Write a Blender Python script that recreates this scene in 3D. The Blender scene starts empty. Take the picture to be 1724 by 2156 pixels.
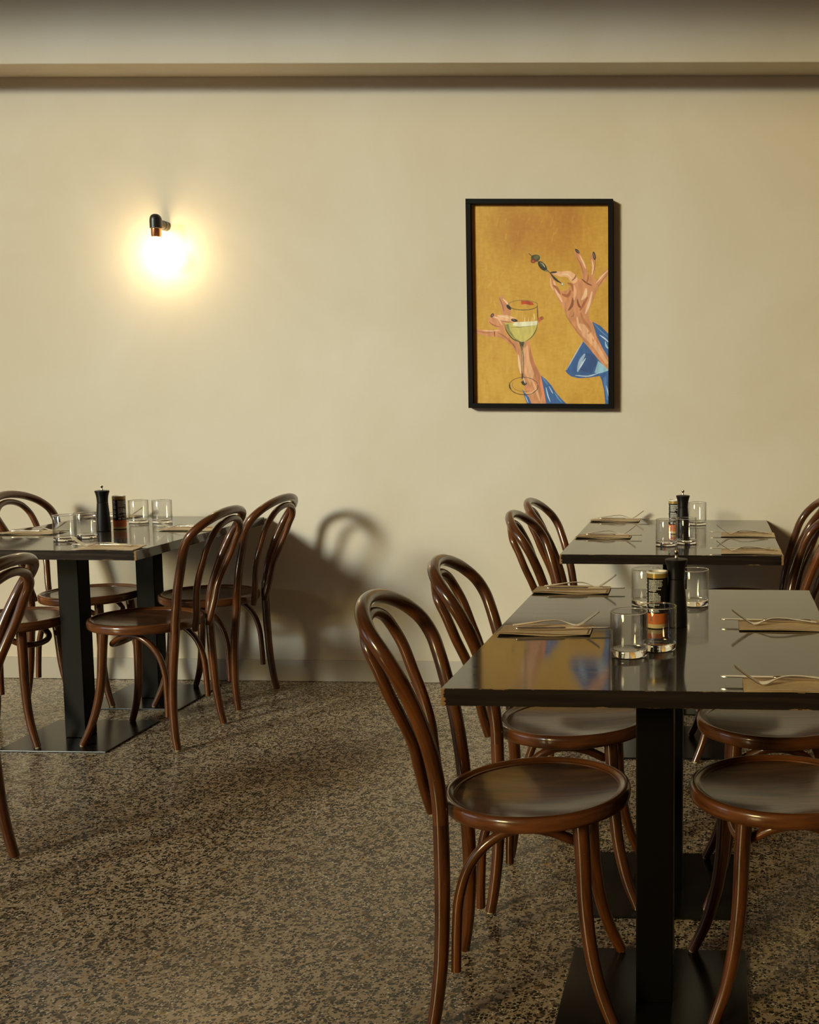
import bpy, math, random
import numpy as np
from mathutils import Vector, Matrix

C = bpy.context.scene.collection
SC = bpy.context.scene
random.seed(7)

# ------------------------------------------------------------------ camera
F_PX, CX, PIT, YAW, ROL, CAM_H = 2400.0, 1450.14, 0.10158, 0.02511, 0.00496, 1.32209
cyw, syw = math.cos(YAW), math.sin(YAW)
rgt = Vector((cyw, syw, 0)); fwd = Vector((-syw, cyw, 0)); up = Vector((0, 0, 1))
f2 = fwd*math.cos(PIT) - up*math.sin(PIT); u2 = up*math.cos(PIT) + fwd*math.sin(PIT)
r3 = rgt*math.cos(ROL) + u2*math.sin(ROL); u3 = u2*math.cos(ROL) - rgt*math.sin(ROL)
cam_d = bpy.data.cameras.new('camera'); cam = bpy.data.objects.new('camera', cam_d); C.objects.link(cam)
m = Matrix.Identity(4)
for i in range(3):
    m[i][0] = r3[i]; m[i][1] = u3[i]; m[i][2] = -f2[i]
m[0][3], m[1][3], m[2][3] = 0, 0, CAM_H
cam.matrix_world = m
cam_d.sensor_fit = 'VERTICAL'; cam_d.sensor_height = 36.0
cam_d.lens = F_PX*36.0/2156.0
cam_d.shift_x = (862.0-CX)/2156.0; cam_d.shift_y = 0.0
cam_d.clip_start = 0.05
SC.camera = cam

# ------------------------------------------------------------------ world, lights, exposure
SC.view_settings.view_transform = 'Standard'; SC.view_settings.look = 'None'
SC.view_settings.gamma = 1.0; SC.view_settings.use_curve_mapping = False
SC.view_settings.exposure = -0.07
W = bpy.data.worlds.new('world'); SC.world = W; W.use_nodes = True
bg = W.node_tree.nodes['Background']; bg.inputs[0].default_value = (1.0, 0.56, 0.32, 1); bg.inputs[1].default_value = 0.085

def area(name, loc, target, sx, sy, power, col, spread=180):
    d = bpy.data.lights.new(name, 'AREA'); d.shape = 'RECTANGLE'; d.size = sx; d.size_y = sy
    d.energy = power; d.color = col; d.spread = math.radians(spread)
    o = bpy.data.objects.new(name, d); C.objects.link(o); o.location = loc
    o.rotation_euler = (Vector(target)-Vector(loc)).to_track_quat('-Z', 'Y').to_euler()
    return o
sd = bpy.data.lights.new('low_sun', 'SUN'); sd.energy = 1.75; sd.color = (1.0, 0.81, 0.35); sd.angle = math.radians(12)
so = bpy.data.objects.new('low_sun', sd); C.objects.link(so); so.location = (-6, -4, 5)
so.rotation_euler = Vector((0.68, 1.0, -0.37)).to_track_quat('-Z', 'Y').to_euler()
area('window_daylight', (-11.4, -9.0, 6.5), (-1.9, 5.0, 1.35), 2.6, 2.4, 31, (0.68, 0.87, 1.0), 21)

area('side_window', (-6.6, 1.2, 1.7), (-1.2, 3.6, 0.3), 2.4, 1.9, 7, (0.74, 0.87, 1.0), 80)

# ------------------------------------------------------------------ materials
def lin(c):
    return tuple(((v/255.0)/12.92 if v/255.0 <= 0.04045 else ((v/255.0+0.055)/1.055)**2.4) for v in c)
MATS = {}
def mat(name):
    M = bpy.data.materials.new(name); M.use_nodes = True
    nt = M.node_tree; b = nt.nodes['Principled BSDF']; MATS[name] = M
    return M, nt, b
def simple(name, col, rough=0.5, metal=0.0, **kw):
    M, nt, b = mat(name)
    b.inputs['Base Color'].default_value = (*col, 1); b.inputs['Roughness'].default_value = rough
    b.inputs['Metallic'].default_value = metal
    for k, v in kw.items(): b.inputs[k.replace('_', ' ')].default_value = v
    return M
def N(nt, t, **kw):
    n = nt.nodes.new(t)
    for k, v in kw.items(): setattr(n, k, v)
    return n
def ramp(nt, stops, interp='LINEAR'):
    n = nt.nodes.new('ShaderNodeValToRGB'); cr = n.color_ramp; cr.interpolation = interp
    while len(cr.elements) < len(stops): cr.elements.new(0.5)
    for e, (p, c) in zip(cr.elements, stops):
        e.position = p; e.color = (*c, 1) if len(c) == 3 else c
    return n
def mapping(nt, src, scale):
    mp = N(nt, 'ShaderNodeMapping'); mp.inputs['Scale'].default_value = scale
    nt.links.new(src, mp.inputs['Vector']); return mp.outputs[0]
def noise(nt, vec, scale, detail=4, rough=0.5, dist=0):
    n = N(nt, 'ShaderNodeTexNoise'); n.inputs['Scale'].default_value = scale
    n.inputs['Detail'].default_value = detail; n.inputs['Roughness'].default_value = rough
    n.inputs['Distortion'].default_value = dist
    nt.links.new(vec, n.inputs['Vector']); return n.outputs['Fac']
def mixc(nt, fac, a, b):
    n = N(nt, 'ShaderNodeMix', data_type='RGBA')
    if isinstance(fac, (int, float)): n.inputs[0].default_value = fac
    else: nt.links.new(fac, n.inputs[0])
    for s, v in ((6, a), (7, b)):
        if isinstance(v, tuple): n.inputs[s].default_value = (*v, 1)
        else: nt.links.new(v, n.inputs[s])
    return n.outputs[2]
def mth(nt, op, a, b=None, clamp=False):
    n = N(nt, 'ShaderNodeMath', operation=op, use_clamp=clamp)
    for i, v in enumerate((a, b)):
        if v is None: continue
        if isinstance(v, (int, float)): n.inputs[i].default_value = v
        else: nt.links.new(v, n.inputs[i])
    return n.outputs[0]
def bump(nt, b, h, strength, dist=0.002):
    n = N(nt, 'ShaderNodeBump'); n.inputs['Strength'].default_value = strength; n.inputs['Distance'].default_value = dist
    nt.links.new(h, n.inputs['Height']); nt.links.new(n.outputs[0], b.inputs['Normal'])

# plaster
M, nt, b = mat('warm_plaster'); tc = N(nt, 'ShaderNodeTexCoord').outputs['Object']
n1 = noise(nt, tc, 1.1, 5, 0.6, 0.6)
r1 = ramp(nt, [(0.3, (0.655, 0.570, 0.425)), (0.7, (0.725, 0.650, 0.525))]); nt.links.new(n1, r1.inputs[0])
nt.links.new(r1.outputs[0], b.inputs['Base Color']); b.inputs['Roughness'].default_value = 0.85
bump(nt, b, noise(nt, tc, 90, 5, 0.6), 0.12, 0.002)
# baseboard paint
M, nt, b = mat('baseboard_paint'); b.inputs['Base Color'].default_value = (0.50, 0.455, 0.38, 1); b.inputs['Roughness'].default_value = 0.45
# terrazzo concrete
M, nt, b = mat('polished_aggregate_concrete'); tc = N(nt, 'ShaderNodeTexCoord').outputs['Object']
def chips(scale, thr, off, e0=0.06, rnd=1.0):
    mp = N(nt, 'ShaderNodeMapping'); mp.inputs['Location'].default_value = (off, off*1.7, 0); nt.links.new(tc, mp.inputs[0])
    # wobble the lookup so that chips are irregular
    v = N(nt, 'ShaderNodeTexVoronoi', voronoi_dimensions='2D', feature='F1'); v.inputs['Scale'].default_value = scale; v.inputs['Randomness'].default_value = rnd
    e = N(nt, 'ShaderNodeTexVoronoi', voronoi_dimensions='2D', feature='DISTANCE_TO_EDGE'); e.inputs['Scale'].default_value = scale; e.inputs['Randomness'].default_value = rnd
    nt.links.new(mp.outputs[0], v.inputs['Vector']); nt.links.new(mp.outputs[0], e.inputs['Vector'])
    sep = N(nt, 'ShaderNodeSeparateColor'); nt.links.new(v.outputs['Color'], sep.inputs[0])
    a = mth(nt, 'GREATER_THAN', sep.outputs[0], thr)
    edge = mth(nt, 'SUBTRACT', e.outputs['Distance'], e0); edge = mth(nt, 'MULTIPLY', edge, 14.0, True)
    return mth(nt, 'MULTIPLY', a, edge), sep
big, sb = chips(44, 0.72, 0.0, 0.09)
mid, sm = chips(98, 0.56, 3.1, 0.09)
sml, ss = chips(170, 0.66, 7.7, 0.09)
wht, sw = chips(230, 0.95, 11.3, 0.05)
basen = noise(nt, tc, 2.2, 6, 0.65)
rb = ramp(nt, [(0.3, (0.36, 0.265, 0.165)), (0.7, (0.58, 0.46, 0.32))]); nt.links.new(basen, rb.inputs[0])
fine = noise(nt, tc, 260, 3, 0.6)
col = mixc(nt, mth(nt, 'MULTIPLY', fine, 0.35), rb.outputs[0], (0.11, 0.085, 0.06))
rbig = ramp(nt, [(0.0, (0.05, 0.035, 0.022)), (0.45, (0.13, 0.09, 0.05)), (0.7, (0.16, 0.13, 0.075)), (0.92, (0.07, 0.05, 0.035)), (0.97, (0.42, 0.24, 0.08))], 'CONSTANT')
nt.links.new(sb.outputs[1], rbig.inputs[0])
rmid = ramp(nt, [(0.0, (0.006, 0.0045, 0.0035)), (0.5, (0.016, 0.011, 0.008)), (0.8, (0.04, 0.028, 0.018)), (0.94, (0.26, 0.15, 0.05))], 'CONSTANT')
nt.links.new(sm.outputs[1], rmid.inputs[0])
col = mixc(nt, mth(nt, 'MULTIPLY', big, 0.75), col, rbig.outputs[0])
col = mixc(nt, mth(nt, 'MULTIPLY', sml, 0.9), col, (0.012, 0.009, 0.006))
col = mixc(nt, mid, col, rmid.outputs[0])
col = mixc(nt, wht, col, (0.75, 0.70, 0.60))
nt.links.new(col, b.inputs['Base Color']); b.inputs['Specular IOR Level'].default_value = 0.22
rr = N(nt, 'ShaderNodeMapRange'); rr.inputs['To Min'].default_value = 0.14; rr.inputs['To Max'].default_value = 0.34
nt.links.new(noise(nt, tc, 5, 6, 0.7), rr.inputs['Value']); nt.links.new(rr.outputs[0], b.inputs['Roughness'])
bump(nt, b, noise(nt, tc, 30, 4, 0.6), 0.08, 0.002)

# bentwood, grain along the rod (uv.x along, uv.y around, in metres)
def wood_uv(name, dark, light, rough, coat):
    M, nt, b = mat(name); uv = N(nt, 'ShaderNodeUVMap'); uv.uv_map = 'UVMap'
    oi = N(nt, 'ShaderNodeObjectInfo')
    add = N(nt, 'ShaderNodeVectorMath', operation='ADD'); nt.links.new(uv.outputs[0], add.inputs[0])
    cmb = N(nt, 'ShaderNodeCombineXYZ'); nt.links.new(mth(nt, 'MULTIPLY', oi.outputs['Random'], 9.0), cmb.inputs[0])
    nt.links.new(cmb.outputs[0], add.inputs[1])
    v = mapping(nt, add.outputs[0], (9, 90, 1))
    n1 = noise(nt, v, 1.0, 5, 0.6, 0.4)
    v2 = mapping(nt, add.outputs[0], (3.0, 9, 1)); n2 = noise(nt, v2, 1.2, 3, 0.5)
    s = mth(nt, 'ADD', mth(nt, 'MULTIPLY', n1, 0.5), mth(nt, 'MULTIPLY', n2, 0.5))
    r = ramp(nt, [(0.36, dark), (0.64, light)]); nt.links.new(s, r.inputs[0])
    # small pale dings in the varnish
    vo = N(nt, 'ShaderNodeTexVoronoi'); vo.inputs['Scale'].default_value = 55; nt.links.new(add.outputs[0], vo.inputs['Vector'])
    ding = mth(nt, 'LESS_THAN', vo.outputs['Distance'], 0.045)
    c = mixc(nt, mth(nt, 'MULTIPLY', ding, 0.5), r.outputs[0], (0.42, 0.24, 0.12))
    nt.links.new(c, b.inputs['Base Color']); b.inputs['Roughness'].default_value = rough
    b.inputs['Coat Weight'].default_value = coat; b.inputs['Coat Roughness'].default_value = 0.10; b.inputs['Specular IOR Level'].default_value = 0.3
    bump(nt, b, n1, 0.06, 0.001)
    return M
wood_uv('stained_bentwood', (0.018, 0.0050, 0.0018), (0.170, 0.050, 0.010), 0.34, 0.7)
wood_uv('stained_seat_rim', (0.055, 0.017, 0.006), (0.20, 0.066, 0.018), 0.30, 0.6)
M, nt, b = mat('stained_seat_ply'); tc = N(nt, 'ShaderNodeTexCoord').outputs['Object']; oi = N(nt, 'ShaderNodeObjectInfo')
add = N(nt, 'ShaderNodeVectorMath', operation='ADD'); nt.links.new(tc, add.inputs[0]); nt.links.new(mth(nt, 'MULTIPLY', oi.outputs['Random'], 5.0), add.inputs[1])
v = mapping(nt, add.outputs[0], (2.2, 16, 1)); n1 = noise(nt, v, 1.4, 6, 0.55, 1.4)
r = ramp(nt, [(0.32, (0.030, 0.011, 0.005)), (0.5, (0.080, 0.031, 0.013)), (0.72, (0.15, 0.060, 0.022))]); nt.links.new(n1, r.inputs[0])
nt.links.new(r.outputs[0], b.inputs['Base Color']); b.inputs['Roughness'].default_value = 0.45; b.inputs['Specular IOR Level'].default_value = 0.2
b.inputs['Coat Weight'].default_value = 0.8; b.inputs['Coat Roughness'].default_value = 0.13

# table tops: black-brown stain, glossy lacquer, pale wood where the edges are worn through
TL, TW, TT, TH = 1.148, 0.788, 0.034, 0.765
M, nt, b = mat('dark_stained_tabletop'); tcn = N(nt, 'ShaderNodeTexCoord'); tc = tcn.outputs['Object']
v = mapping(nt, tc, (3, 55, 55)); g = noise(nt, v, 1.6, 6, 0.6, 0.3)
rt = ramp(nt, [(0.35, (0.007, 0.0052, 0.004)), (0.7, (0.021, 0.014, 0.009))]); nt.links.new(g, rt.inputs[0])
sp = N(nt, 'ShaderNodeSeparateXYZ'); nt.links.new(tc, sp.inputs[0])
ax = mth(nt, 'SUBTRACT', TW/2, mth(nt, 'ABSOLUTE', sp.outputs[0])); ay = mth(nt, 'SUBTRACT', TL/2, mth(nt, 'ABSOLUTE', sp.outputs[1]))
az = mth(nt, 'SUBTRACT', TT/2, mth(nt, 'ABSOLUTE', sp.outputs[2]))
# distance to the nearest edge line = second smallest of the three; corners = largest small
s1 = mth(nt, 'MINIMUM', mth(nt, 'MAXIMUM', ax, ay), mth(nt, 'MINIMUM', mth(nt, 'MAXIMUM', ax, az), mth(nt, 'MAXIMUM', ay, az)))
wn = noise(nt, mapping(nt, tc, (16, 16, 60)), 1.0, 5, 0.7)
w1 = mth(nt, 'MULTIPLY', mth(nt, 'SUBTRACT', mth(nt, 'MULTIPLY', mth(nt, 'SUBTRACT', wn, 0.50), 0.016), s1), 1500.0, True)
cxy = mth(nt, 'MAXIMUM', ax, ay)
w2 = mth(nt, 'MULTIPLY', mth(nt, 'SUBTRACT', mth(nt, 'MULTIPLY', noise(nt, mapping(nt, tc, (40, 40, 220)), 1.0, 3, 0.6), 0.016), cxy), 500.0, True)
w = mth(nt, 'MAXIMUM', w1, w2)
cc = mixc(nt, mth(nt, 'MULTIPLY', w, 0.85), rt.outputs[0], (0.36, 0.21, 0.09))
nt.links.new(cc, b.inputs['Base Color'])
b.inputs['Roughness'].default_value = 0.5; b.inputs['Specular IOR Level'].default_value = 0.08; b.inputs['Coat Weight'].default_value = 1.0; b.inputs['Coat IOR'].default_value = 1.55
cr = N(nt, 'ShaderNodeMapRange'); cr.inputs['From Min'].default_value = 0.3; cr.inputs['From Max'].default_value = 0.7
cr.inputs['To Min'].default_value = 0.05; cr.inputs['To Max'].default_value = 0.10
nt.links.new(g, cr.inputs['Value']); nt.links.new(cr.outputs[0], b.inputs['Coat Roughness'])
bp = N(nt, 'ShaderNodeBump'); bp.inputs['Strength'].default_value = 0.05; bp.inputs['Distance'].default_value = 0.001


simple('black_painted_steel', (0.0035, 0.0032, 0.003), 0.36, Specular_IOR_Level=0.12)
simple('black_base_steel', (0.008, 0.0072, 0.0065), 0.22, Specular_IOR_Level=0.3)
simple('rubber_glide', (0.45, 0.36, 0.24), 0.6)
simple('black_mill_wood', (0.008, 0.007, 0.007), 0.42, Specular_IOR_Level=0.28)
simple('brushed_steel', (0.62, 0.58, 0.52), 0.16, 1.0)
simple('cutlery_steel', (0.80, 0.76, 0.68), 0.22, 1.0)
simple('knob_steel', (0.55, 0.50, 0.43), 0.15, 1.0)
simple('can_black', (0.008, 0.007, 0.007), 0.25)
simple('can_gold', (0.45, 0.30, 0.08), 0.3, 0.35)
simple('can_orange', (0.72, 0.17, 0.025), 0.4)
simple('can_cream', (0.70, 0.53, 0.24), 0.4)
simple('can_plastic', (0.80, 0.77, 0.70), 0.35)
simple('can_ink', (0.75, 0.73, 0.68), 0.5)
simple('can_ink_dark', (0.30, 0.16, 0.14), 0.5)
simple('frame_black', (0.005, 0.004, 0.0035), 0.55, Specular_IOR_Level=0.1)
simple('lamp_black', (0.012, 0.011, 0.010), 0.38)
simple('copper', (0.80, 0.36, 0.16), 0.22, 1.0)
M, nt, b = mat('kraft_paper'); tc = N(nt, 'ShaderNodeTexCoord').outputs['Object']
r = ramp(nt, [(0.3, (0.66, 0.50, 0.31)), (0.7, (0.78, 0.62, 0.40))]); nt.links.new(noise(nt, tc, 60, 5, 0.7), r.inputs[0])
nt.links.new(r.outputs[0], b.inputs['Base Color']); b.inputs['Roughness'].default_value = 0.85
bump(nt, b, noise(nt, tc, 400, 3, 0.6), 0.15, 0.001)
M = bpy.data.materials.new('thin_glass'); M.use_nodes = True; nt = M.node_tree; nt.nodes.clear(); MATS['thin_glass'] = M
tr = N(nt, 'ShaderNodeBsdfTransparent'); gl = N(nt, 'ShaderNodeBsdfGlossy'); gl.inputs['Roughness'].default_value = 0.0
geo = N(nt, 'ShaderNodeNewGeometry'); dp = N(nt, 'ShaderNodeVectorMath', operation='DOT_PRODUCT'); nt.links.new(geo.outputs['Normal'], dp.inputs[0]); nt.links.new(geo.outputs['Incoming'], dp.inputs[1])
fc = mth(nt, 'ADD', mth(nt, 'MULTIPLY', mth(nt, 'POWER', mth(nt, 'SUBTRACT', 1.0, mth(nt, 'ABSOLUTE', dp.outputs['Value']), True), 5.0), 0.96), 0.04, True)
fp = mth(nt, 'POWER', mth(nt, 'SUBTRACT', 1.0, mth(nt, 'ABSOLUTE', dp.outputs['Value']), True), 3.0); nt.links.new(mixc(nt, fp, (0.975, 0.975, 0.97), (0.50, 0.50, 0.48)), tr.inputs[0])
mx = N(nt, 'ShaderNodeMixShader'); out = N(nt, 'ShaderNodeOutputMaterial')
nt.links.new(fc, mx.inputs[0]); nt.links.new(tr.outputs[0], mx.inputs[1]); nt.links.new(gl.outputs[0], mx.inputs[2]); nt.links.new(mx.outputs[0], out.inputs[0])
M, nt, b = mat('clear_glass'); b.inputs['Base Color'].default_value = (1, 1, 1, 1); b.inputs['Roughness'].default_value = 0.0
b.inputs['Transmission Weight'].default_value = 1.0; b.inputs['IOR'].default_value = 1.48
M = bpy.data.materials.new('lit_bulb_glass'); M.use_nodes = True; nt = M.node_tree; nt.nodes.clear()
em = N(nt, 'ShaderNodeEmission'); em.inputs[0].default_value = (1.0, 0.75, 0.40, 1); em.inputs[1].default_value = 36.0
out = N(nt, 'ShaderNodeOutputMaterial'); nt.links.new(em.outputs[0], out.inputs[0]); MATS['lit_bulb_glass'] = M
M, nt, b = mat('painted_canvas'); at = N(nt, 'ShaderNodeVertexColor'); at.layer_name = 'paint'
nt.links.new(at.outputs[0], b.inputs['Base Color']); b.inputs['Roughness'].default_value = 0.55
tc = N(nt, 'ShaderNodeTexCoord').outputs['Object']; bump(nt, b, noise(nt, mapping(nt, tc, (1, 1, 0.6)), 70, 4, 0.6, 1.0), 0.12, 0.002)

# ------------------------------------------------------------------ mesh helpers
def link_mesh(name, me, mt, parent=None):
    o = bpy.data.objects.new(name, me); C.objects.link(o)
    if mt: me.materials.append(MATS[mt])
    if parent: o.parent = parent
    return o
def mk(name, V, Fc, mt, parent=None, smooth=True, uv=None, sharp=None):
    me = bpy.data.meshes.new(name); me.from_pydata([tuple(v) for v in V], [], Fc)
    if smooth: me.polygons.foreach_set('use_smooth', [True]*len(me.polygons))
    if uv is not None:
        l = me.uv_layers.new(name='UVMap'); l.data.foreach_set('uv', [c for f in uv for p in f for c in p])
    if sharp: me.set_sharp_from_angle(angle=math.radians(sharp))
    me.update()
    return link_mesh(name, me, mt, parent)
def empty(name, loc, rz=0.0):
    o = bpy.data.objects.new(name, None); C.objects.link(o); o.location = loc; o.rotation_euler = (0, 0, rz)
    o.empty_display_size = 0.1; return o
def tag(o, label, cat, group=None):
    o['label'] = label; o['category'] = cat
    if group: o['group'] = group
    return o
def structure(o): o['kind'] = 'structure'; return o
def box(name, c, s, mt, parent=None, bev=0.0):
    import bmesh
    bm = bmesh.new(); bmesh.ops.create_cube(bm, size=1.0)
    for v in bm.verts: v.co = Vector((v.co.x*s[0], v.co.y*s[1], v.co.z*s[2]))
    if bev > 0: bmesh.ops.bevel(bm, geom=list(bm.edges), offset=bev, segments=2, affect='EDGES', profile=0.5)
    me = bpy.data.meshes.new(name); bm.to_mesh(me); bm.free()
    o = link_mesh(name, me, mt, parent); o.location = c; return o
def catmull(P, n):
    P = [np.array(p, float) for p in P]; P = [2*P[0]-P[1]] + P + [2*P[-1]-P[-2]]; out = []
    for i in range(1, len(P)-2):
        p0, p1, p2, p3 = P[i-1:i+3]
        # centripetal parameterisation keeps uneven control points smooth
        t0 = 0; t1 = t0+max(np.linalg.norm((p1-p0)[:3]), 1e-6)**0.5; t2 = t1+max(np.linalg.norm((p2-p1)[:3]), 1e-6)**0.5; t3 = t2+max(np.linalg.norm((p3-p2)[:3]), 1e-6)**0.5
        for k in range(n):
            t = t1+(t2-t1)*k/n
            a1 = (t1-t)/(t1-t0)*p0+(t-t0)/(t1-t0)*p1; a2 = (t2-t)/(t2-t1)*p1+(t-t1)/(t2-t1)*p2; a3 = (t3-t)/(t3-t2)*p2+(t-t2)/(t3-t2)*p3
            b1 = (t2-t)/(t2-t0)*a1+(t-t0)/(t2-t0)*a2; b2 = (t3-t)/(t3-t1)*a2+(t-t1)/(t3-t1)*a3
            out.append((t2-t)/(t2-t1)*b1+(t-t1)/(t2-t1)*b2)
    out.append(P[-2]); return out
def tube(name, P, mt, parent, n=8, seg=14, flat=None):
    """P: control points (x, y, z, radius); swept with a parallel-transport frame."""
    S = catmull(P, n); pts = [s[:3] for s in S]; rad = [s[3] for s in S]
    T = [pts[min(i+1, len(pts)-1)]-pts[max(i-1, 0)] for i in range(len(pts))]; T = [t/np.linalg.norm(t) for t in T]
    a = np.array([0, 0, 1.0]) if abs(T[0][2]) < 0.9 else np.array([1.0, 0, 0])
    u = np.cross(T[0], a); u /= np.linalg.norm(u)
    V, Fc, UV = [], [], []; L = 0; Ls = []
    for i, (p, t, r) in enumerate(zip(pts, T, rad)):
        u = u-t*(u@t); u /= np.linalg.norm(u); w = np.cross(t, u)
        if i: L += np.linalg.norm(p-pts[i-1])
        Ls.append(L)
        for k in range(seg):
            an = 2*math.pi*k/seg; V.append(p+r*(math.cos(an)*u+math.sin(an)*w))
    for i in range(len(pts)-1):
        for k in range(seg):
            k2 = (k+1) % seg; Fc.append((i*seg+k, i*seg+k2, (i+1)*seg+k2, (i+1)*seg+k))
            v0, v1 = 0.1*k/seg, 0.1*(k+1)/seg; UV.append(((Ls[i], v0), (Ls[i], v1), (Ls[i+1], v1), (Ls[i+1], v0)))
    for base, rev in ((0, True), ((len(pts)-1)*seg, False)):
        f = list(range(base, base+seg)); f = f[::-1] if rev else f
        Fc.append(tuple(f)); UV.append(tuple((0, 0.1*k/seg) for k in range(seg)))
    return mk(name, V, Fc, mt, parent, True, UV, sharp=60)
def lathe(name, prof, mt, parent, seg=40, c=(0, 0), sharp=35, uv=False, sx=1.0):
    V, Fc, UV = [], [], []; L = [0]
    for i in range(1, len(prof)): L.append(L[-1]+math.hypot(prof[i][0]-prof[i-1][0], prof[i][1]-prof[i-1][1]))
    idx = []
    for r, z in prof:
        if r < 1e-6: idx.append([len(V)]); V.append((c[0], c[1], z))
        else:
            idx.append(list(range(len(V), len(V)+seg)))
            for k in range(seg): an = 2*math.pi*k/seg; V.append((c[0]+r*sx*math.cos(an), c[1]+r*math.sin(an), z))
    for i in range(len(prof)-1):
        a, b_ = idx[i], idx[i+1]
        for k in range(seg):
            k2 = (k+1) % seg; u0, u1 = k/seg*1.27, (k+1)/seg*1.27
            if len(a) == 1 and len(b_) == 1: continue
            if len(a) == 1: Fc.append((a[0], b_[k2], b_[k])); UV.append(((u0, L[i]), (u1, L[i+1]), (u0, L[i+1])))
            elif len(b_) == 1: Fc.append((a[k], a[k2], b_[0])); UV.append(((u0, L[i]), (u1, L[i]), (u0, L[i+1])))
            else: Fc.append((a[k], a[k2], b_[k2], b_[k])); UV.append(((u0, L[i]), (u1, L[i]), (u1, L[i+1]), (u0, L[i+1])))
    return mk(name, V, Fc, mt, parent, True, UV if uv else None, sharp)
def grid_sheet(name, U, Vn, fn, mt, parent, thick=0.0):
    V, Fc = [], []
    for i in range(U+1):
        for j in range(Vn+1): V.append(fn(i/U, j/Vn))
    for i in range(U):
        for j in range(Vn):
            a = i*(Vn+1)+j; Fc.append((a, a+Vn+1, a+Vn+2, a+1))
    if thick:
        n = len(V); V += [(x, y, z-thick) for x, y, z in V]
        Fc += [tuple(q+n for q in f[::-1]) for f in Fc]
        per = [i*(Vn+1) for i in range(U+1)] + [U*(Vn+1)+j for j in range(1, Vn+1)] + [i*(Vn+1)+Vn for i in range(U-1, -1, -1)] + [j for j in range(Vn-1, 0, -1)]
        for k in range(len(per)):
            a, b_ = per[k], per[(k+1) % len(per)]; Fc.append((b_, a, a+n, b_+n))
    return mk(name, V, Fc, mt, parent, True, None, 50)
def kids(o): return [c for c in bpy.data.objects if c.parent == o]
def copy_tree(o, parent=None, rec=None):
    c = o.copy(); C.objects.link(c)
    if parent is not None: c.parent = parent
    for ch in kids(o): copy_tree(ch, c)
    return c

# ------------------------------------------------------------------ room
YW = 5.122
structure(box('wall_back', (-1.7, YW+0.1, 1.65), (10.6, 0.2, 3.3), 'warm_plaster'))
structure(box('floor', (-1.7, 2.40, -0.05), (10.6, 5.8, 0.1), 'polished_aggregate_concrete'))
structure(box('ceiling', (-1.7, 4.36, 3.35), (10.6, 1.72, 0.1), 'warm_plaster'))  # unseen ceiling kept short, its front edge set to shade the bulkhead top
bk = structure(box('trim_1', (-1.7, YW-0.1-0.0005, (2.706+3.3)/2), (10.6, 0.2, 3.3-2.706), 'warm_plaster', None, 0.004))
bb = structure(box('baseboard_back', (-1.7, YW-0.004, 0.0515), (10.6, 0.008, 0.099), 'baseboard_paint'))

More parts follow.
